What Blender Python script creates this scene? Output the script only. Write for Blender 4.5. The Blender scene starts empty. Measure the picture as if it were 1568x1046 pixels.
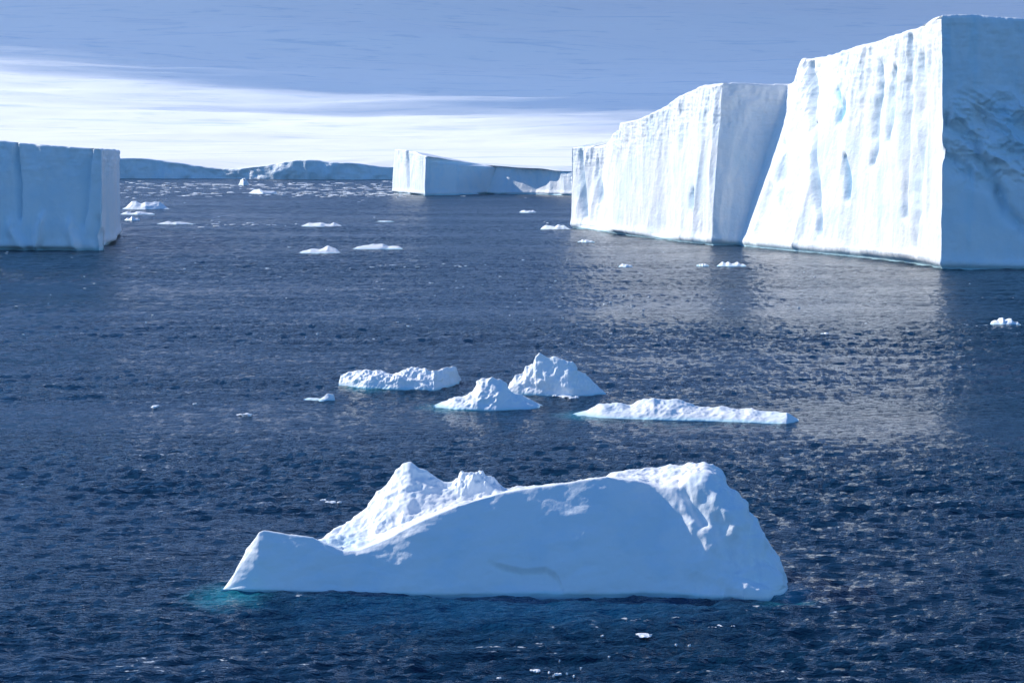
import bpy, math, random
import numpy as np
random.seed(7); rng=np.random.RandomState(11)
F=3049.0; CX=784.0; CY=523.0; HZ=235.0; H=20.0
TH=math.atan((CY-HZ)/F); CT,ST=math.cos(TH),math.sin(TH)
def ray(px,py):
    cx=(px-CX)/F; cy=(CY-py)/F
    return cx, CT+cy*ST, -ST+cy*CT
def G(px,py):            # photo position of a waterline point -> metres on the sea
    a,b,c=ray(px,py); t=-H/c
    return a*t,b*t
def PD(px,py,D):         # point at distance D
    a,b,c=ray(px,py); t=D/b
    return a*t,D,H+c*t
def proj(x,y,z):
    zz=z-H; d=y*CT-zz*ST; u=y*ST+zz*CT
    return CX+F*x/d, CY-F*u/d
# ---------------------------------------------------------------- noise
perm=rng.permutation(256); perm=np.concatenate([perm,perm])
grads=rng.normal(size=(256,3)); grads/=np.linalg.norm(grads,axis=1)[:,None]
def pn(x,y,z):
    x,y,z=np.broadcast_arrays(np.asarray(x,float),np.asarray(y,float),np.asarray(z,float))
    xi=np.floor(x).astype(int); yi=np.floor(y).astype(int); zi=np.floor(z).astype(int)
    xf=x-xi; yf=y-yi; zf=z-zi
    f=lambda t:t*t*t*(t*(t*6-15)+10)
    u,v,w=f(xf),f(yf),f(zf); r=0
    for i in (0,1):
        for j in (0,1):
            for k in (0,1):
                h=perm[perm[perm[(xi+i)&255]+((yi+j)&255)]+((zi+k)&255)]
                g=grads[h]
                d=g[...,0]*(xf-i)+g[...,1]*(yf-j)+g[...,2]*(zf-k)
                r=r+d*(u if i else 1-u)*(v if j else 1-v)*(w if k else 1-w)
    return r*1.5
gr2=rng.normal(size=(256,2)); gr2/=np.linalg.norm(gr2,axis=1)[:,None]
def pn2(x,y):
    xi=np.floor(x).astype(int); yi=np.floor(y).astype(int); xf=x-xi; yf=y-yi
    u=xf*xf*xf*(xf*(xf*6-15)+10); v=yf*yf*yf*(yf*(yf*6-15)+10); r=0
    for i in (0,1):
        for j in (0,1):
            g=gr2[perm[perm[(xi+i)&255]+((yi+j)&255)]]
            r=r+(g[...,0]*(xf-i)+g[...,1]*(yf-j))*(u if i else 1-u)*(v if j else 1-v)
    return r*1.5
def fbm(x,y,z,o=4,g=0.5):
    s=0;a=1
    for i in range(o):
        s=s+a*pn(x*2**i+i*17.3,y*2**i+i*9.1,z*2**i+i*5.7); a*=g
    return s
def ridged(x,y,z,o=3):
    s=0;a=1
    for i in range(o):
        s=s+a*(1-2*np.abs(pn(x*2**i+i*7.3,y*2**i+3.1*i,z*2**i))); a*=.5
    return s
def interp(pts,q):
    pts=np.array(pts,float); return [np.interp(q,pts[:,0],pts[:,k]) for k in range(1,pts.shape[1])]
# ---------------------------------------------------------------- mesh helpers
def grid_mesh(name,X,Y,Z,mat,closed=False,attr=None,smooth=True):
    nr,nc=X.shape
    co=np.stack([X,Y,Z],-1).reshape(-1,3)
    idx=np.arange(nr*nc).reshape(nr,nc)
    if closed: idx=np.concatenate([idx,idx[:,:1]],1)
    a=idx[:-1,:-1];b=idx[:-1,1:];c=idx[1:,1:];d=idx[1:,:-1]
    q=np.stack([a,b,c,d],-1).reshape(-1,4)
    me=bpy.data.meshes.new(name)
    me.vertices.add(len(co)); me.vertices.foreach_set('co',co.ravel())
    me.loops.add(q.size); me.loops.foreach_set('vertex_index',q.ravel())
    me.polygons.add(len(q)); me.polygons.foreach_set('loop_start',np.arange(len(q))*4)
    me.update(calc_edges=True)
    if smooth: me.polygons.foreach_set('use_smooth',[True]*len(me.polygons))
    if attr is not None:
        at=me.attributes.new('cleft','FLOAT','POINT'); at.data.foreach_set('value',attr.ravel().astype(float))
    me.materials.append(mat)
    ob=bpy.data.objects.new(name,me); bpy.context.scene.collection.objects.link(ob)
    return ob
def gsm(A,n):
    for _ in range(n):
        B=A.copy(); B[1:-1,1:-1]=(A[1:-1,1:-1]*2+A[:-2,1:-1]+A[2:,1:-1]+A[1:-1,:-2]+A[1:-1,2:])/6; A=B
    return A
def normals(X,Y,Z):
    P=np.stack([X,Y,Z],-1); du=np.gradient(P,axis=1); dv=np.gradient(P,axis=0)
    n=np.cross(du,dv); n/=np.linalg.norm(n,axis=-1)[...,None]+1e-9
    return n
def box(a,k): return np.convolve(np.pad(a,k,'edge'),np.ones(2*k+1)/(2*k+1),'valid')
# ---------------------------------------------------------------- materials
def newmat(name):
    m=bpy.data.materials.new(name); m.use_nodes=True; nt=m.node_tree; nt.nodes.clear()
    o=nt.nodes.new('ShaderNodeOutputMaterial'); return m,nt,o
def N(nt,t,**k):
    n=nt.nodes.new(t)
    for a,b in k.items(): setattr(n,a,b)
    return n
def noise(nt,vec,scale,detail=4,rough=.5,dist=0):
    n=N(nt,'ShaderNodeTexNoise'); n.inputs['Scale'].default_value=scale; n.inputs['Detail'].default_value=detail
    n.inputs['Roughness'].default_value=rough; n.inputs['Distortion'].default_value=dist
    nt.links.new(vec,n.inputs['Vector']); return n.outputs['Fac']
def mathn(nt,op,a,b=None,clamp=False,c=None):
    n=N(nt,'ShaderNodeMath',operation=op); n.use_clamp=clamp
    for i,v in enumerate((a,b,c)):
        if v is None: continue
        if isinstance(v,(int,float)): n.inputs[i].default_value=v
        else: nt.links.new(v,n.inputs[i])
    return n.outputs[0]
def mrange(nt,v,a,b,c=0,d=1,smooth=True):
    n=N(nt,'ShaderNodeMapRange'); n.interpolation_type='SMOOTHSTEP' if smooth else 'LINEAR'
    nt.links.new(v,n.inputs[0])
    for i,x in zip((1,2,3,4),(a,b,c,d)): n.inputs[i].default_value=x
    return n.outputs[0]
def mixc(nt,f,a,b):
    n=N(nt,'ShaderNodeMix',data_type='RGBA')
    if isinstance(f,(int,float)): n.inputs[0].default_value=f
    else: nt.links.new(f,n.inputs[0])
    for s,v in ((6,a),(7,b)):
        if isinstance(v,tuple): n.inputs[s].default_value=(*v,1)
        else: nt.links.new(v,n.inputs[s])
    return n.outputs[2]
def vmap(nt,vec,scale,rot=(0,0,0)):
    n=N(nt,'ShaderNodeMapping'); n.inputs['Scale'].default_value=scale; n.inputs['Rotation'].default_value=rot
    nt.links.new(vec,n.inputs['Vector']); return n.outputs[0]
def ice_mat(name,s=1.0,bump=.3,teal_h=.5,strata=0.0,cleft=True):
    m,nt,o=newmat(name); p=N(nt,'ShaderNodeBsdfPrincipled'); nt.links.new(p.outputs[0],o.inputs[0])
    g=N(nt,'ShaderNodeNewGeometry'); P=g.outputs['Position']
    sx=N(nt,'ShaderNodeSeparateXYZ'); nt.links.new(P,sx.inputs[0])
    n1=noise(nt,P,.25/s,4,.55)
    c=mixc(nt,mrange(nt,n1,.4,.7),(.95,.955,.955),(.84,.91,.955))
    if strata>0:
        ns=noise(nt,vmap(nt,P,(.22,.10,.035)),1,4,.6)
        c=mixc(nt,mrange(nt,ns,.54,.74,0,strata),c,(.48,.76,.90))
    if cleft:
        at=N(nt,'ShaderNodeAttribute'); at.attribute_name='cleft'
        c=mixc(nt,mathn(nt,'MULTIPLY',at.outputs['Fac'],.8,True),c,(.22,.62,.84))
    if teal_h>0:
        zz=mathn(nt,'ADD',sx.outputs[2],mathn(nt,'MULTIPLY',mathn(nt,'SUBTRACT',n1,.5),teal_h*1.5))
        c=mixc(nt,mrange(nt,zz,teal_h,0.0,0,.65),c,(.36,.74,.82))
    nt.links.new(c,p.inputs['Base Color'])
    p.inputs['Roughness'].default_value=.5; p.inputs['Specular IOR Level'].default_value=.3
    h=noise(nt,P,1.5/s,5,.6)
    b=N(nt,'ShaderNodeBump'); b.inputs['Strength'].default_value=bump; b.inputs['Distance'].default_value=.3*s
    nt.links.new(h,b.inputs['Height']); nt.links.new(b.outputs[0],p.inputs['Normal'])
    return m
M_near=ice_mat('near_ice',.45,.24,.24)
M_floe=ice_mat('floe_ice',.8,.25,.26,cleft=False)
M_chunk=ice_mat('brash_ice',.8,.2,0,cleft=False)
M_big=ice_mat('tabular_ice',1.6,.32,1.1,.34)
M_far=ice_mat('distant_ice',4.0,.6,0,.3,cleft=False)
# ---------------------------------------------------------------- foreground iceberg
def build_front():
    base=[(338,905),(342,904),(400,906),(480,908),(560,909),(640,912),(700,912),(800,910),(900,913),(1000,910),(1080,915),(1150,918),(1185,916),(1197,910),(1206,896)]
    crest=[(338,905,.1),(342,901,.2),(352,888,.4),(397,815,1.3),(404,813,1.35),(440,819,1.25),(478,823,1.15),(505,836,1.0),(525,845,.95),(545,844,1.0),(590,826,1.25),(640,800,1.6),(700,774,2.05),(760,755,2.35),(820,745,2.55),(870,739,2.7),(930,729,2.8),(975,738,2.75),(1010,747,2.7),(1040,748,2.6),(1058,733,2.9),(1080,736,2.9),(1110,752,2.8),(1140,782,2.5),(1165,816,2.1),(1185,856,1.5),(1206,895,.8)]
    valley=[(338,905,.2),(342,902,.5),(397,822,2.0),(478,832,2.7),(500,838,3.0),(525,838,3.3),(545,834,3.6),(590,818,4.1),(640,797,4.6),(700,777,4.9),(760,760,4.7),(820,750,4.6),(870,743,4.6),(940,736,4.6),(1000,734,4.6),(1045,727,4.6),(1080,724,4.6),(1110,748,4.2),(1140,779,3.6),(1165,813,2.8),(1185,853,2.1),(1206,895,1.1)]
    back=[(338,905,.3),(342,903,.7),(397,828,3),(478,836,4.5),(500,822,5),(512,812,5.5),(540,796,6),(560,778,6.5),(580,754,7),(600,733,7.3),(617,714,7.5),(627,709,7.5),(650,721,7.5),(678,739,7.5),(700,752,7.5),(730,752,7.2),(775,752,7),(820,748,6.5),(870,741,6.5),(930,730,6.5),(960,722,6.3),(1000,719,6.3),(1040,713,6.2),(1075,713,6),(1095,724,5.8),(1112,746,5.2),(1140,777,4.5),(1165,812,3.5),(1185,852,2.6),(1206,895,1.4)]
    nx=700; q=np.linspace(338,1206,nx)
    (by,)=interp(base,q)
    bx=np.array([G(a,b) for a,b in zip(q,by)]); D0=box(box(bx[:,1],14),10)
    def rail(R):
        py,dd=interp(R,q); dd=box(box(dd,12),12); D=D0+dd
        return np.array([PD(p,y,d) for p,y,d in zip(q,py,D)])
    C=rail(crest);V=rail(valley);B=rail(back)
    W=np.stack([(q-CX)/F*D0,D0,np.zeros(nx)],1); W[:,0]=np.array([PD(p,y,d)[0] for p,y,d in zip(q,by,D0)])
    U=W.copy(); U[:,2]=-1.2; U[:,1]+=.15
    W2=W.copy(); W2[:,2]=.10; W2[:,1]-=.05
    M=W*.5+C*.5; M[:,1]-=(C[:,1]-W[:,1])*.10
    M1=W*.8+C*.2; M1[:,1]-=(C[:,1]-W[:,1])*.07
    M3=W*.15+C*.85; M3[:,1]-=(C[:,1]-W[:,1])*.07
    Bm=B.copy(); Bm[:,1]+=1.5; Bm[:,2]*=.6
    E=B.copy(); E[:,1]+=3; E[:,2]=-1.2
    rails=[(U,0),(W,6),(W2,9),(M1,25),(M,50),(M3,78),(C,90),(V,120),(V*.5+B*.5,145),(B,170),(Bm,190),(E,210)]
    vv=np.array([r[1] for r in rails],float); A=np.stack([r[0] for r in rails],0)
    v=np.arange(0,211)
    out=np.zeros((len(v),nx,3))
    for k in range(3):
        for j in range(nx): out[:,j,k]=np.interp(v,vv,A[:,j,k])
    X,Y,Z=[gsm(out[...,k],2) for k in range(3)]
    n=normals(X,Y,Z)
    px,py=proj(X,Y,Z)
    rightw=1/(1+np.exp(-(px-1075)/25))
    vf=v[:,None]
    front=np.clip(1-(vf-80)/10,0,1)*np.clip((vf-6)/10,0,1)
    topw=np.clip((vf-92)/12,0,1)
    d=fbm(X*.3,Y*.3,Z*.35,2)*(.08+.20*rightw)
    d+=fbm(X*1.2,Y*1.2,Z*1.2,4)*(.022+.07*rightw+.08*topw)
    d+=fbm(X*.5+Z*.4,3,Z*1.3-X*.3,3)*.05
    d+=np.abs(pn(X*.5+4,Y*.5,Z*.7+X*.2))*(.03+.34*rightw)
    d+=ridged(X*.8,Y*.8,Z*.4,3)*(.09*rightw+.08*topw)
    d+=np.abs(pn(X*.35+9+Z*.5,Y*.2,Z*.9-X*.25))*.10*front      # broad low facets on the face
    def seg(ax,ay,bx_,by_,w):
        t=np.clip(((px-ax)*(bx_-ax)+(py-ay)*(by_-ay))/((bx_-ax)**2+(by_-ay)**2),0,1)
        dd=np.hypot(px-ax-t*(bx_-ax),py-ay-t*(by_-ay)); return np.exp(-(dd/w)**2)
    lip=np.interp(px,[745,770,800,835,852,862],[856,864,871,868,878,900])
    sc=np.clip((py-lip)/7,0,1)*np.exp(-np.clip(py-lip,0,99)/22)*np.clip((px-745)/30,0,1)*np.clip((866-px)/18,0,1)
    d-=front*sc*.50
    d-=front*seg(1048,752,1078,800,8)*.38
    d-=front*seg(1100,800,1130,870,10)*.34
    d-=front*seg(1150,820,1165,890,10)*.26
    d-=front*seg(1020,770,1000,850,16)*.10
    d+=front*seg(1085,745,1120,810,12)*.25
    lump=np.exp(-((px-728)/36)**4)*np.clip((vf-135)/15,0,1)*np.clip((205-vf)/20,0,1)
    Z=Z+lump*(.62+ridged(X*1.3,Y*1.3,Z*1.3,3)*.16+fbm(X*1.6,Y*1.6,Z*1.6,4)*.4)
    ends=np.clip((q-338)/50,0,1)[None]*np.clip((1212-q)/30,0.1,1)[None]
    d*=ends
    flip=-1 if n[50,300,1]>0 else 1
    X=X+n[...,0]*d*flip;Y=Y+n[...,1]*d*flip;Z=Z+n[...,2]*d*flip
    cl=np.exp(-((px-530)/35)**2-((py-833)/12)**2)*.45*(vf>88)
    return grid_mesh('iceberg',X,Y,Z,M_near,attr=cl)
build_front()
# ---------------------------------------------------------------- small bergs
def floe(name,crest,base,depth,amp=.15,fr=.9,nx=170,mat=M_floe,seed=0,cf=.35):
    x0=min(base[0][0],crest[0][0]); x1=max(base[-1][0],crest[-1][0])
    q=np.linspace(x0,x1,nx); (by,)=interp(base,q); (cy,)=interp(crest,q)
    e=np.sqrt(np.clip(1-np.abs(np.linspace(-1,1,nx))**3,0.0,1))
    D0=np.array([G(a,b)[1] for a,b in zip(q,by)])
    dc=depth*cf*e
    C=np.array([PD(p,y,d) for p,y,d in zip(q,cy,D0+dc)]); C[:,2]=np.maximum(C[:,2],.02)
    W=np.array([PD(p,y,d) for p,y,d in zip(q,by,D0)]); W[:,2]=0
    U=W.copy();U[:,2]=-.8;U[:,1]+=.3
    M=W*.5+C*.5; M[:,1]-=dc*.15
    K=C.copy(); K[:,1]=D0+depth*.7*e; K[:,2]*=.7
    E=C.copy(); E[:,1]=D0+depth*e; E[:,2]=-.8
    rails=[(U,0),(W,6),(M,22),(C,42),(K,62),(E,80)]
    vv=[r[1] for r in rails];A=np.stack([r[0] for r in rails]);v=np.arange(81)
    out=np.zeros((81,nx,3))
    for k in range(3):
        for j in range(nx): out[:,j,k]=np.interp(v,vv,A[:,j,k])
    X,Y,Z=[gsm(out[...,k],1) for k in range(3)]
    n=normals(X,Y,Z); fl=-1 if n[20,nx//2,1]>0 else 1
    w=np.clip(Z/.8+.3,0,1)*e[None]
    d=(fbm(X*fr*.5+seed,Y*fr*.5,Z*fr*.5,4)*amp*1.4+(ridged(X*fr*.8+seed,Y*fr*.8,Z*fr*.8,3)-.9)*amp*.6)*w
    return grid_mesh(name,X+n[...,0]*d*fl,Y+n[...,1]*d*fl,Z+n[...,2]*d*fl,mat)
floe('ice_floe',[(518,588),(522,573),(545,569),(570,568),(600,573),(625,566),(645,564),(672,567),(682,563),(697,563),(706,580)],[(518,590),(560,595),(620,597),(665,598),(700,590),(706,586)],5.5,.22,1.3,nx=260,seed=3)
floe('iceberg_fragment',[(664,621),(690,611),(705,606),(722,600),(733,583),(745,580),(766,583),(782,598),(800,606),(815,614),(832,622)],[(664,623),(700,627),(760,629),(810,627),(832,623)],5,.20,1.1,seed=9,cf=.45)
floe('iceberg_fragment',[(776,600),(781,585),(790,574),(800,571),(806,562),(817,558),(820,546),(826,541),(838,546),(853,547),(863,553),(876,553),(884,566),(896,571),(907,584),(918,592),(928,602)],[(776,603),(820,606),(870,608),(910,606),(928,604)],5,.15,1.3,nx=240,seed=61,cf=.32)
floe('ice_floe',[(876,634),(900,629),(920,619),(945,617),(965,622),(985,612),(1001,608),(1018,613),(1045,613),(1075,621),(1110,624),(1150,628),(1185,630),(1205,632),(1223,642)],[(876,636),(930,641),(1000,643),(1080,645),(1160,648),(1205,650),(1223,645)],6,.16,.9,nx=300,seed=33,cf=.45)
floe('ice_floe',[(465,611),(475,609),(490,610),(502,603),(511,604),(513,613)],[(465,613),(490,615),(513,614)],1.6,.1,1.5,60,seed=5)
def simple(x0,x1,top,bot,dep,s):
    r=random.Random(s); n=11
    xs=[x0+(x1-x0)*i/(n-1) for i in range(n)]
    c=[(x,(bot-(bot-top)*((1-abs(2*i/(n-1)-1)**4))*r.uniform(.45,1.05)) if 0<i<n-1 else bot-.5) for i,x in enumerate(xs)]
    floe('ice_floe',c,[(x0,bot-.3),((x0+x1)/2,bot+.2),(x1,bot-.2)],dep,.15,.45,70,seed=s)
simple(187,259,306,321,14,1); simple(184,237,324,329,9,2); simple(190,214,332,338,6,40)
simple(460,524,339,347.5,13,3); simple(457,521,376,388.5,12,4); simple(540,617,374,382,9,5)
simple(827,873,343,352,9,6); simple(884,911,366,371.5,5,7); simple(1097,1144,400,408.5,7,8)
simple(1517,1563,486,498,4,9); simple(1254,1274,509,514.5,2,10); simple(947,970,404,409.5,4,11)
simple(795,822,321,326,10,12); simple(380,425,289,297,14,13); simple(365,381,273,284,10,14)
simple(1066,1086,403,408,4,15); simple(575,604,338,340,6,16); simple(240,300,339,344,6,17)
# ---------------------------------------------------------------- brash ice
def chunks(name,items,mat):
    import bmesh
    bm=bmesh.new()
    for (x,y,sx,sy,sz,r) in items:
        vs=bmesh.ops.create_icosphere(bm,subdivisions=2 if sx>.12 and y<300 or sx>.3 else 1,radius=1)['verts']
        a=r.uniform(-.6,.6); tl=r.uniform(-.5,.5)
        for v in vs:
            k=1+r.uniform(-.38,.38)
            p=v.co*k; p.z=min(p.z,.6+r.uniform(-.3,.3))+tl*p.x*.5
            px_=p.x*sx; py_=p.y*sy
            v.co=(x+px_*math.cos(a)-py_*math.sin(a),y+px_*math.sin(a)+py_*math.cos(a),p.z*sz+.05)
    me=bpy.data.meshes.new(name); bm.to_mesh(me); bm.free(); me.materials.append(mat)
    ob=bpy.data.objects.new(name,me); bpy.context.scene.collection.objects.link(ob)
r=random.Random(5); items=[]
def add(px,py,w,h=None):
    x,y=G(px,py); s=w/2*y/F; items.append((x,y,s,s*r.uniform(.7,1.3),max((h/2*y/F*1.3 if h else s*.3),.07 if y<120 else .10),r))
def clump(px,py,w,h,n=4):
    for i in range(n): add(px+r.uniform(-.4,.4)*w,py+r.uniform(-.2,.15)*h,w*r.uniform(.2,.7),h*r.uniform(.3,1.0))
for px,py,w,h in [(235,624,16,5),(375,637,20,6),(512,771,24,6),(497,767,12,4),(988,974,32,6),(1112,960,20,8),(1090,963,12,3),(820,1029,16,5),(860,608,26,6),(880,610,18,5),(640,410,8,3),(410,412,10,3),(660,434,6,2),(700,408,8,3),(298,620,8,4)]:
    clump(px,py,w,h)
for px,py,w,h in [(838,1031,9,3),(853,1034,14,3),(890,1025,7,5),(868,1033,8,3),(855,1013,6,3),(921,975,7,3),(955,1003,7,3),(765,1041,14,4),(1035,989,8,3),(1056,990,6,2),(932,1008,5,2),(846,1036,5,2),(880,1037,6,2)]:
    clump(px,py,w,h,2)
for i in range(480):
    py=277+abs(r.gauss(0,1))*14+r.uniform(0,5); px=r.uniform(60,1000)
    if r.random()<.55: py=r.choice([283,289,296,299])+r.gauss(0,1.2); px=r.choice([250,320,440,480,560,590])+r.gauss(0,35)
    add(px,py,r.uniform(4,16)*(1 if py<305 else .5),r.uniform(.6,1.6))
for i in range(120):
    add(r.uniform(-50,1500),r.uniform(325,520),r.uniform(2,5),r.uniform(.8,1.6))
for px in range(300,420,9): add(px+r.gauss(0,5),r.gauss(345,1.2),r.uniform(4,12),1.5)
for px in range(540,720,14): add(px+r.gauss(0,7),r.gauss(409,1.4),r.uniform(3,9),1.5)
chunks('brash_ice',items,M_chunk)
# ---------------------------------------------------------------- tabular icebergs
def tabular(name,st,N_,rows,mat,big=2.0,fine=.6,grooves=(),fr=1.0,seed=0,front=None,topn=1.0,undercut=0.6,rough_after=None):
    cc=np.array([[a[2],a[3],a[4]] for a in st]).mean(0)
    st=np.array(st+[st[0]],float)
    mid=(st[:,:2]+st[:,2:4])/2
    L=np.concatenate([[0],np.cumsum(np.linalg.norm(np.diff(mid,axis=0),axis=1))])
    if front: 
        Lf=L[front]; s=np.concatenate([np.linspace(0,Lf,int(N_*.88),endpoint=False),np.linspace(Lf,L[-1],int(N_*.12),endpoint=False)])
    else: s=np.linspace(0,L[-1],N_,endpoint=False)
    c=[np.interp(s,L,st[:,k]) for k in range(5)]
    c[4]=c[4]+fbm(s/9*fr,seed,0,3)*topn*.8+np.round(fbm(s/20*fr,seed+5,0,2)*2)/2*topn*.8
    v=np.concatenate([[-.12,-.05,0],np.linspace(.006,1,rows)])[:,None]
    bxx,byy,txx,tyy,tz=[k[None] for k in c]
    X=bxx*(1-v)+txx*v; Y=byy*(1-v)+tyy*v; Z=tz*v
    T=np.stack([np.roll(X[rows//2],-2)-np.roll(X[rows//2],2),np.roll(Y[rows//2],-2)-np.roll(Y[rows//2],2)],-1)
    T/=np.linalg.norm(T,axis=1)[:,None]+1e-9
    nx_,ny_=T[:,1],-T[:,0]
    S=s[None]+0*v
    env=np.clip(v/.04,0.25,1)
    tw=np.clip((v-.55)/.35,0,1)
    wx=fbm(S/30*fr,Z/60*fr,seed,2)
    d=fbm(S/26*fr+wx*.5,Z/110*fr,seed+.5,2)*big*.9
    rg=1-2*np.abs(pn(S/14*fr+wx,Z/90*fr,seed+3.)); d=d+(rg-.6)*big*.48
    rg2=1-2*np.abs(pn(S/4.5*fr+wx*1.5,Z/45*fr,seed+8.)); d=d+(rg2-.6)*fine*.46*np.clip(.5+wx*1.2,0,1)
    d=d+fbm(S/2.2*fr,Z/5*fr,seed+9.,4)*fine*(.18+.34*tw)
    d=d+fbm(S/5*fr,Z/1.0*fr,seed+19.,3)*fine*.16*tw
    ra=0
    if rough_after is not None:
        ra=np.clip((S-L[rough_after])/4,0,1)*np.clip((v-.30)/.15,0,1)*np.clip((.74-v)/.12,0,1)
        d=d+ra*((ridged(S/9+Z/14,Z/7,seed+40.,4)-1.0)*2.0+np.floor(fbm(S/8,Z/6,50.,3)*3)*.5)
    d=d*env; d=d+undercut*np.exp(-((Z-.9)/1.2)**2)*.5-undercut*np.exp(-((Z+.2)/.8)**2)
    px,py=proj(X,Y,Z); cl=np.zeros_like(X); mask=np.ones_like(X)
    if rough_after is not None: cl=ra*np.clip(.5-fbm(S/8+Z/12,Z/8,70.,3)*1.0,0,1)*.45  # mottled tint on the rough band; also paints the shaded face darker
    if front: mask=(S<=L[front])*1.0
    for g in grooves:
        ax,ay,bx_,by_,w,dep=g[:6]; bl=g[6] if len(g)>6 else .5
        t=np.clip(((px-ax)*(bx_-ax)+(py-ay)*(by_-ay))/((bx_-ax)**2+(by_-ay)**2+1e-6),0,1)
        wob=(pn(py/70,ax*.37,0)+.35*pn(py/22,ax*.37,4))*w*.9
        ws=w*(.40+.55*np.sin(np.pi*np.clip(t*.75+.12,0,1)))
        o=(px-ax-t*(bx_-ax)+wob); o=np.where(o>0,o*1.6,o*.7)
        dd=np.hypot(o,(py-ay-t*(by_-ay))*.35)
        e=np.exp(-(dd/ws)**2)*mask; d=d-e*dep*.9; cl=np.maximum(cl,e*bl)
    d=d-np.clip((v-.985)/.015,0,1)**2*.4
    X=X+nx_*d; Y=Y+ny_*d
    cx,cy,cz=cc[0],cc[1],cc[2]-1.5
    rings=(np.linspace(0,1,30)[1:,None])**1.4
    rX=X[-1]*(1-rings)+cx*rings; rY=Y[-1]*(1-rings)+cy*rings
    rZ=Z[-1]*(1-rings)+cz*rings+fbm(rX/20,rY/20,0,3)*.8*np.clip(rings*4,0,1)*(1-rings)
    X=np.concatenate([X,rX]);Y=np.concatenate([Y,rY]);Z=np.concatenate([Z,rZ]);cl=np.concatenate([cl,rX*0])
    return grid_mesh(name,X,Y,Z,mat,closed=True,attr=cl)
def S(bp,tp,dd=1.0):
    x,y=G(*bp); a,b,c=PD(tp[0],tp[1],y+dd); return (x,y,a,b,c)
st=[S((875,349.5),(873,226),1),S((906,353),(921,223),2),S((913,354.5),(932,210),2),S((935,357.5),(944,193),3),S((985,364),(978,181),3),
    S((1035,370),(1050,141),3),S((1060,373),(1075,131),3),S((1091,375.6),(1103,127),2),S((1132,376.2),(1203,129),3),
    S((1140,377.5),(1216,116),4),S((1158,379.5),(1228,90),4),S((1250,388),(1290,80),3),S((1330,395.5),(1345,62),3),
    S((1400,404),(1402,45),2),S((1425,408.5),(1425,30),2),S((1441,412),(1440,23),1),S((1500,412.5),(1500,24),2),
    S((1600,413),(1600,28),2),S((1850,414),(1850,40),2),
    (230,520,230,518,36),(190,640,190,638,32),(70,640,72,636,27),(22,575,24,572,23)]
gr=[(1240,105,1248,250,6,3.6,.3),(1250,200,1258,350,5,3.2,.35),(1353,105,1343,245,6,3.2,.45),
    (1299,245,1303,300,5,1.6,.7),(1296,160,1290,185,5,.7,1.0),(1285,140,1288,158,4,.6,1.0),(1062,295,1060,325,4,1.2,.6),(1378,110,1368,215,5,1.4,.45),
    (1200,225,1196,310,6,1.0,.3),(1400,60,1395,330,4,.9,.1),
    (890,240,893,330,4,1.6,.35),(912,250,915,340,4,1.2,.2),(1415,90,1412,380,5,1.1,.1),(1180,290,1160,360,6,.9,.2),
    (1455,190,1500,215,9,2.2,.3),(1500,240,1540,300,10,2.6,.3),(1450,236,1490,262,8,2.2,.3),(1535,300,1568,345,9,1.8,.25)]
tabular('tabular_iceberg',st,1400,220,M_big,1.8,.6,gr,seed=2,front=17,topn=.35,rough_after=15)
stl=[S((-260,381),(-260,205),2),S((-60,382.5),(-60,212),2),S((-5,383),(0,215),2),S((28,383),(22,219),1.5),S((60,383.3),(60,221),2),S((110,384),(120,226),2),S((157,384.5),(158,228),1),
     S((166,374),(168,229),1),S((183,356),(179,231),1),(-130,560,-130,558,20),(-260,540,-260,538,21),(-270,430,-270,432,23)]
tabular('tabular_iceberg',stl,700,120,M_big,1.9,.7,[(26,222,33,330,5,1.8,.3),(150,345,152,382,7,1.6,.2),(70,340,60,380,7,-1.8,0),(110,350,120,380,8,-1.6,0),(20,350,40,380,8,-1.8,0),(138,235,128,340,6,1.0,.2)],seed=14,front=8,topn=.15)
stf=[S((604,296),(605,229),2),S((622,297.5),(620,230),2),S((636,298.5),(640,233),2),S((651,300),(652,240),2),S((656,299.7),(664,249),4),S((700,299),(700,252),3),S((745,297.5),(760,256),3),S((820,298.5),(820,259),3),S((880,300),(880,263),3),
     (60,960,60,962,11),(40,1080,40,1078,12),(-40,1080,-40,1078,16)]
tabular('tabular_iceberg',stf,520,70,M_big,1.8,.7,[(625,235,628,290,2.5,2,.2)],fr=.7,seed=25,front=8,topn=.3)
# ---------------------------------------------------------------- glacier cliff and snow slope
xs=np.linspace(-1400,1200,1800)
SH=1545
def shore(x): return SH+45*np.exp(-((x+265)/90)**2)-30*np.exp(-((x+140)/70)**2)+14*pn(x/60,0,0)
def topf(x): return np.interp(x,[-1400,-420,-310,-292,-250,-232,-215,-190,-165,-150,-140,-118,-100,0,200,1200],[17,17,16,15.5,9.5,7.5,7.5,10.5,14.5,14.5,12.5,12,9,9,12,16])
topz=topf(xs)+fbm(xs/30,0,4,4)*.45
v=np.linspace(0,1,46)[:,None]
ys=shore(xs)+0*v
cd=fbm(xs/35,v*.6,3,3)*3.5+(ridged(xs/14,v*.4,7,3)-1)*1.8+fbm(xs/5,v*2,9,3)*.7
Yc=ys-cd+v*1; Xc=xs+0*v; Zc=-1+v*(topz+1)
Xb=np.concatenate([Xc,[xs]]);Yb=np.concatenate([Yc,[Yc[-1]+14]]);Zb=np.concatenate([Zc,[topz+.5]])
grid_mesh('ice_cliff',Xb,Yb,Zb,M_far)
dk=[0,300,800,1300,1800,2300,3300,4800,6800,8800,12000]
zk=[0,3,11,28,56,92,190,375,690,1000,1300]
tt=np.linspace(0,1,420)**1.7*12000
uu=np.linspace(-1,1,420); XX=np.sign(uu)*np.abs(uu)**1.5
XX=XX[None]*(1400+tt[:,None]*1.6)-100
TT=tt[:,None]+0*XX
YY=SH+(shore(XX)-SH)*np.clip(1-TT/500,0,1)+TT+6
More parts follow.
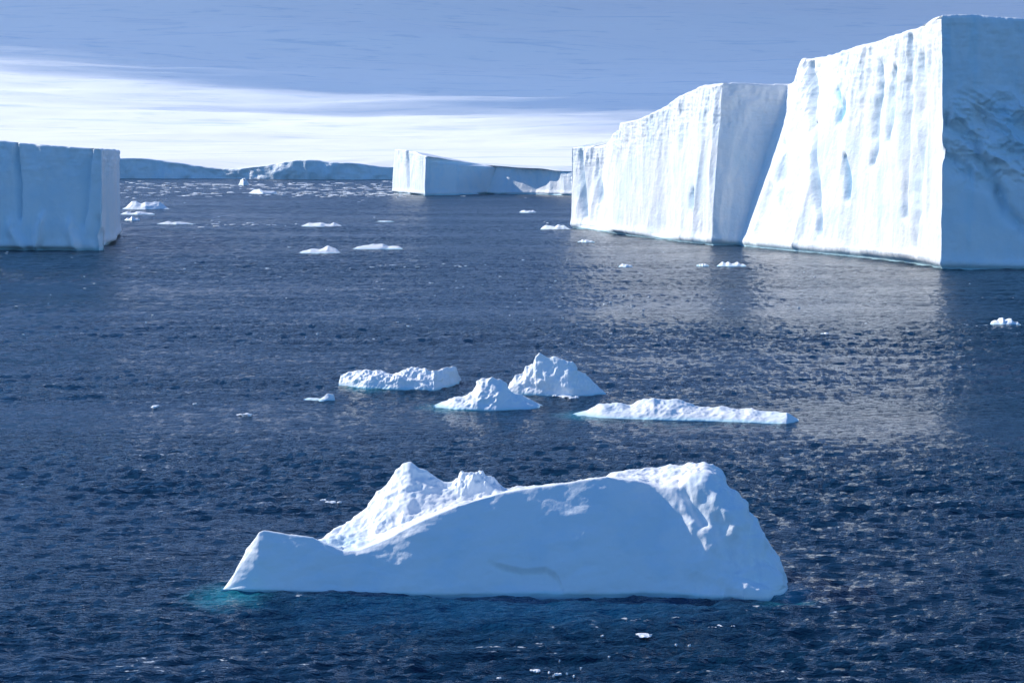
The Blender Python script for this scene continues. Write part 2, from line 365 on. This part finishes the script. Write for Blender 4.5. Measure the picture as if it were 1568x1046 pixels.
ZZ=topf(XX)*(np.clip(1-TT/700,0,1))+np.interp(TT,dk,zk)+np.clip(TT/700,0,1)*8-.8
ramp=np.clip(TT/1500,0.02,1)
ZZ=ZZ+fbm(XX/900,YY/500,0,3)*20*ramp*np.clip(TT/2500,.15,1)+fbm(XX/140,YY/50,3,4)*2.8*ramp+fbm(XX/2600,YY/1600,8,3)*60*np.clip((TT-1500)/4000,0,1)
ZZ=ZZ-np.clip(XX/1000,-1.2,1.2)*np.clip(TT-600,0,9e9)*.006
m,nt,o=newmat('snow_slope'); p=N(nt,'ShaderNodeBsdfPrincipled'); nt.links.new(p.outputs[0],o.inputs[0])
P=N(nt,'ShaderNodeNewGeometry').outputs['Position']
s1=noise(nt,vmap(nt,P,(.0028,.009,.03),(0,0,.2)),1,6,.62,.8); s2=noise(nt,vmap(nt,P,(.001,.0016,.002)),1,3,.55)
s3=noise(nt,vmap(nt,P,(.006,.03,.05),(0,0,.25)),1,4,.6,.5)
c=mixc(nt,mrange(nt,s1,.54,.72),(.96,.955,.945),(.76,.82,.87)); c=mixc(nt,mrange(nt,s2,.5,.75,0,.15),c,(.78,.84,.90))
c=mixc(nt,mrange(nt,s3,.58,.68,0,.45),c,(.62,.70,.79))
nt.links.new(c,p.inputs['Base Color']); p.inputs['Roughness'].default_value=.8; p.inputs['Specular IOR Level'].default_value=.1
b=N(nt,'ShaderNodeBump'); b.inputs['Distance'].default_value=10; b.inputs['Strength'].default_value=.25; nt.links.new(s1,b.inputs['Height']); nt.links.new(b.outputs[0],p.inputs['Normal'])
grid_mesh('snow_mountain',XX,YY,ZZ,m)
# ---------------------------------------------------------------- sun direction
ax_,ay_=-.845,.535; az=math.atan2(ax_,ay_); el=math.radians(32)
# ---------------------------------------------------------------- cloud bank (casts the shadow on the mountain)
m,nt,o=newmat('cloud'); P=N(nt,'ShaderNodeNewGeometry').outputs['Position']
sx=N(nt,'ShaderNodeSeparateXYZ'); nt.links.new(P,sx.inputs[0])
Lv=mathn(nt,'ADD',sx.outputs[1],mathn(nt,'MULTIPLY',sx.outputs[0],1.065))
nz=noise(nt,vmap(nt,P,(.0007,.0026,.001),(0,0,.3)),1,5,.62)
Lv=mathn(nt,'ADD',Lv,mathn(nt,'MULTIPLY',mathn(nt,'SUBTRACT',nz,.5),2300))
al=mrange(nt,Lv,2350,3600,0,.95)
tr=N(nt,'ShaderNodeBsdfTransparent'); tl=N(nt,'ShaderNodeBsdfTranslucent'); tl.inputs[0].default_value=(.12,.18,.28,1)
df=N(nt,'ShaderNodeBsdfDiffuse'); df.inputs[0].default_value=(.5,.55,.6,1)
ad=N(nt,'ShaderNodeAddShader'); nt.links.new(tl.outputs[0],ad.inputs[0]); nt.links.new(df.outputs[0],ad.inputs[1])
mx=N(nt,'ShaderNodeMixShader'); nt.links.new(al,mx.inputs[0]); nt.links.new(tr.outputs[0],mx.inputs[1]); nt.links.new(ad.outputs[0],mx.inputs[2]); nt.links.new(mx.outputs[0],o.inputs[0])
gx,gy=np.meshgrid(np.linspace(-22000,9000,60),np.linspace(3200,17000,40))
grid_mesh('cloud',gx,gy,1200+fbm(gx/3000,gy/3000,0,3)*90,m)
# ---------------------------------------------------------------- sea: real waves
def spaced(a,b,s0,k):
    o=[a]
    while o[-1]<b: o.append(o[-1]+s0+k*(o[-1]-a))
    return o
yy=[-3000,-1000,-300,-60,0,30,45]+spaced(56,1750,.15,.0036)+[2200,3000,5000,9000,20000]
xp=spaced(0,30,.19,0); xp=xp+spaced(xp[-1]+.19,520,.23,.014); xp=xp+[800,1500,4000,9000,20000]
xx=np.array([-a for a in xp[:0:-1]]+xp); yy=np.array(yy,float)
gx,gy=np.meshgrid(xx,yy)
a=.14; rx=gx*math.cos(a)+gy*math.sin(a); ry=-gx*math.sin(a)+gy*math.cos(a)
wp=pn2(rx*.06,ry*.07)
wnd=.9+.8*pn2(gx*.010+3,gy*.03+7)
hh=pn2(rx*.10,ry*.20)*.16
hh+=(.5-np.abs(pn2(rx*.27+wp*.3,ry*.85+wp)) *2)*.13
hh+=(.5-np.abs(pn2(rx*.66-wp,ry*2.0+wp+31))*2)*.105
hh+=(.5-np.abs(pn2(rx*1.4+wp+9,ry*3.3+wp+3))*2)*.038
hh*=wnd
near=np.clip((gy-45)/8,0,1)*np.clip((1800-gy)/300,0,1)*np.clip((600-np.abs(gx))/80,0,1)
gz=hh*near
m,nt,o=newmat('sea_water'); p=N(nt,'ShaderNodeBsdfPrincipled'); nt.links.new(p.outputs[0],o.inputs[0])
P=N(nt,'ShaderNodeNewGeometry').outputs['Position']; sx=N(nt,'ShaderNodeSeparateXYZ'); nt.links.new(P,sx.inputs[0])
w2=noise(nt,vmap(nt,P,(.6,1.2,0),(0,0,.2)),1,2,.55,.3)
w3=noise(nt,vmap(nt,P,(1.8,4.8,0),(0,0,.05)),1,3,.6,.3)
wind=noise(nt,vmap(nt,P,(.008,.03,0),(0,0,.1)),1,3,.6)
h=mathn(nt,'ADD',mathn(nt,'MULTIPLY',w2,.12),mathn(nt,'MULTIPLY',w3,.22))
h=mathn(nt,'MULTIPLY',h,mrange(nt,wind,.35,.65,.55,1.45))
b=N(nt,'ShaderNodeBump'); b.inputs['Strength'].default_value=1; b.inputs['Distance'].default_value=1.0
nt.links.new(h,b.inputs['Height']); nt.links.new(b.outputs[0],p.inputs['Normal'])
col=mixc(nt,mrange(nt,wind,.35,.7),(.001,.015,.038),(.002,.026,.058))
def ell(px,py,rx,ry):
    x,y=G(px,py); a=mathn(nt,'MULTIPLY',mathn(nt,'SUBTRACT',sx.outputs[0],x),1/rx); c_=mathn(nt,'MULTIPLY',mathn(nt,'SUBTRACT',sx.outputs[1],y),1/ry)
    dd=mathn(nt,'SQRT',mathn(nt,'ADD',mathn(nt,'MULTIPLY',a,a),mathn(nt,'MULTIPLY',c_,c_)))
    dd=mathn(nt,'ADD',dd,mathn(nt,'MULTIPLY',mathn(nt,'SUBTRACT',w2,.5),.9))
    return mrange(nt,dd,1.05,.15,0,1)
teal=None
for e in [(348,912,2.4,3.4),(1200,912,1.9,3.0),(690,624,3.0,4),(890,637,2.5,3.5),(560,594,3,4)]:
    t=ell(*e); teal=t if teal is None else mathn(nt,'MAXIMUM',teal,t)
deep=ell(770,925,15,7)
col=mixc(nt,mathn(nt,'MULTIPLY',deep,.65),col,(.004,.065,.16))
col=mixc(nt,mathn(nt,'MULTIPLY',teal,.55),col,(.02,.30,.38))
fl=N(nt,'ShaderNodeAttribute'); fl.attribute_name='cleft'      # wave height; crest flecks paint whitecaps and sun sparkle into the colour
fn=noise(nt,vmap(nt,P,(1.5,2.6,0)),1,2,.7)
foam_glint=mathn(nt,'MULTIPLY',mrange(nt,fl.outputs['Fac'],.10,.16),mrange(nt,fn,.60,.67))
col=mixc(nt,mathn(nt,'MULTIPLY',foam_glint,.8),col,(.75,.82,.88))
nt.links.new(col,p.inputs['Base Color']); p.inputs['IOR'].default_value=1.30
nt.links.new(mathn(nt,'MAXIMUM',mrange(nt,sx.outputs[1],120,900,.05,.22,False),mathn(nt,'MULTIPLY',foam_glint,.5)),p.inputs['Roughness'])
nt.links.new(mrange(nt,sx.outputs[1],100,600,.5,.34,False),p.inputs['Specular IOR Level'])
grid_mesh('sea_water',gx,gy,gz,m,attr=gz)
# ---------------------------------------------------------------- light
w=bpy.data.worlds.new('World'); bpy.context.scene.world=w; w.use_nodes=True; nt=w.node_tree; nt.nodes.clear()
o=N(nt,'ShaderNodeOutputWorld'); bg=N(nt,'ShaderNodeBackground'); sk=N(nt,'ShaderNodeTexSky'); sk.sky_type='NISHITA'; sk.sun_disc=False
sk.sun_elevation=el; sk.sun_rotation=az%(2*math.pi); sk.air_density=1.0; sk.dust_density=.1; sk.ozone_density=2.5
tn=N(nt,'ShaderNodeMix',data_type='RGBA',blend_type='MULTIPLY'); tn.inputs[0].default_value=1; nt.links.new(sk.outputs[0],tn.inputs[6]); tn.inputs[7].default_value=(.54,.93,1.38,1)
nt.links.new(tn.outputs[2],bg.inputs[0]); bg.inputs[1].default_value=.122; nt.links.new(bg.outputs[0],o.inputs[0])
from mathutils import Vector
nn=math.hypot(ax_,ay_)
sd=Vector((ax_/nn*math.cos(el),ay_/nn*math.cos(el),math.sin(el)))
l=bpy.data.lights.new('sun','SUN'); l.energy=5.0; l.angle=math.radians(.5); l.color=(1,.95,.86)
lo=bpy.data.objects.new('sun',l); lo.rotation_euler=sd.to_track_quat('Z','Y').to_euler(); lo.location=(-200,100,300); bpy.context.scene.collection.objects.link(lo)
# ---------------------------------------------------------------- camera
cd_=bpy.data.cameras.new('camera'); cam=bpy.data.objects.new('camera',cd_); bpy.context.scene.collection.objects.link(cam)
cam.location=(0,0,H); cam.rotation_euler=(math.pi/2-TH,0,0); cd_.lens=36*F/1568; cd_.sensor_width=36; cd_.clip_start=1; cd_.clip_end=60000
sc=bpy.context.scene; sc.camera=cam
sc.view_settings.view_transform='Standard'; sc.view_settings.look='None'; sc.view_settings.exposure=0
print('sea verts',gx.shape,'wave height percentiles',np.percentile(hh,[50,90,97,99.5]))
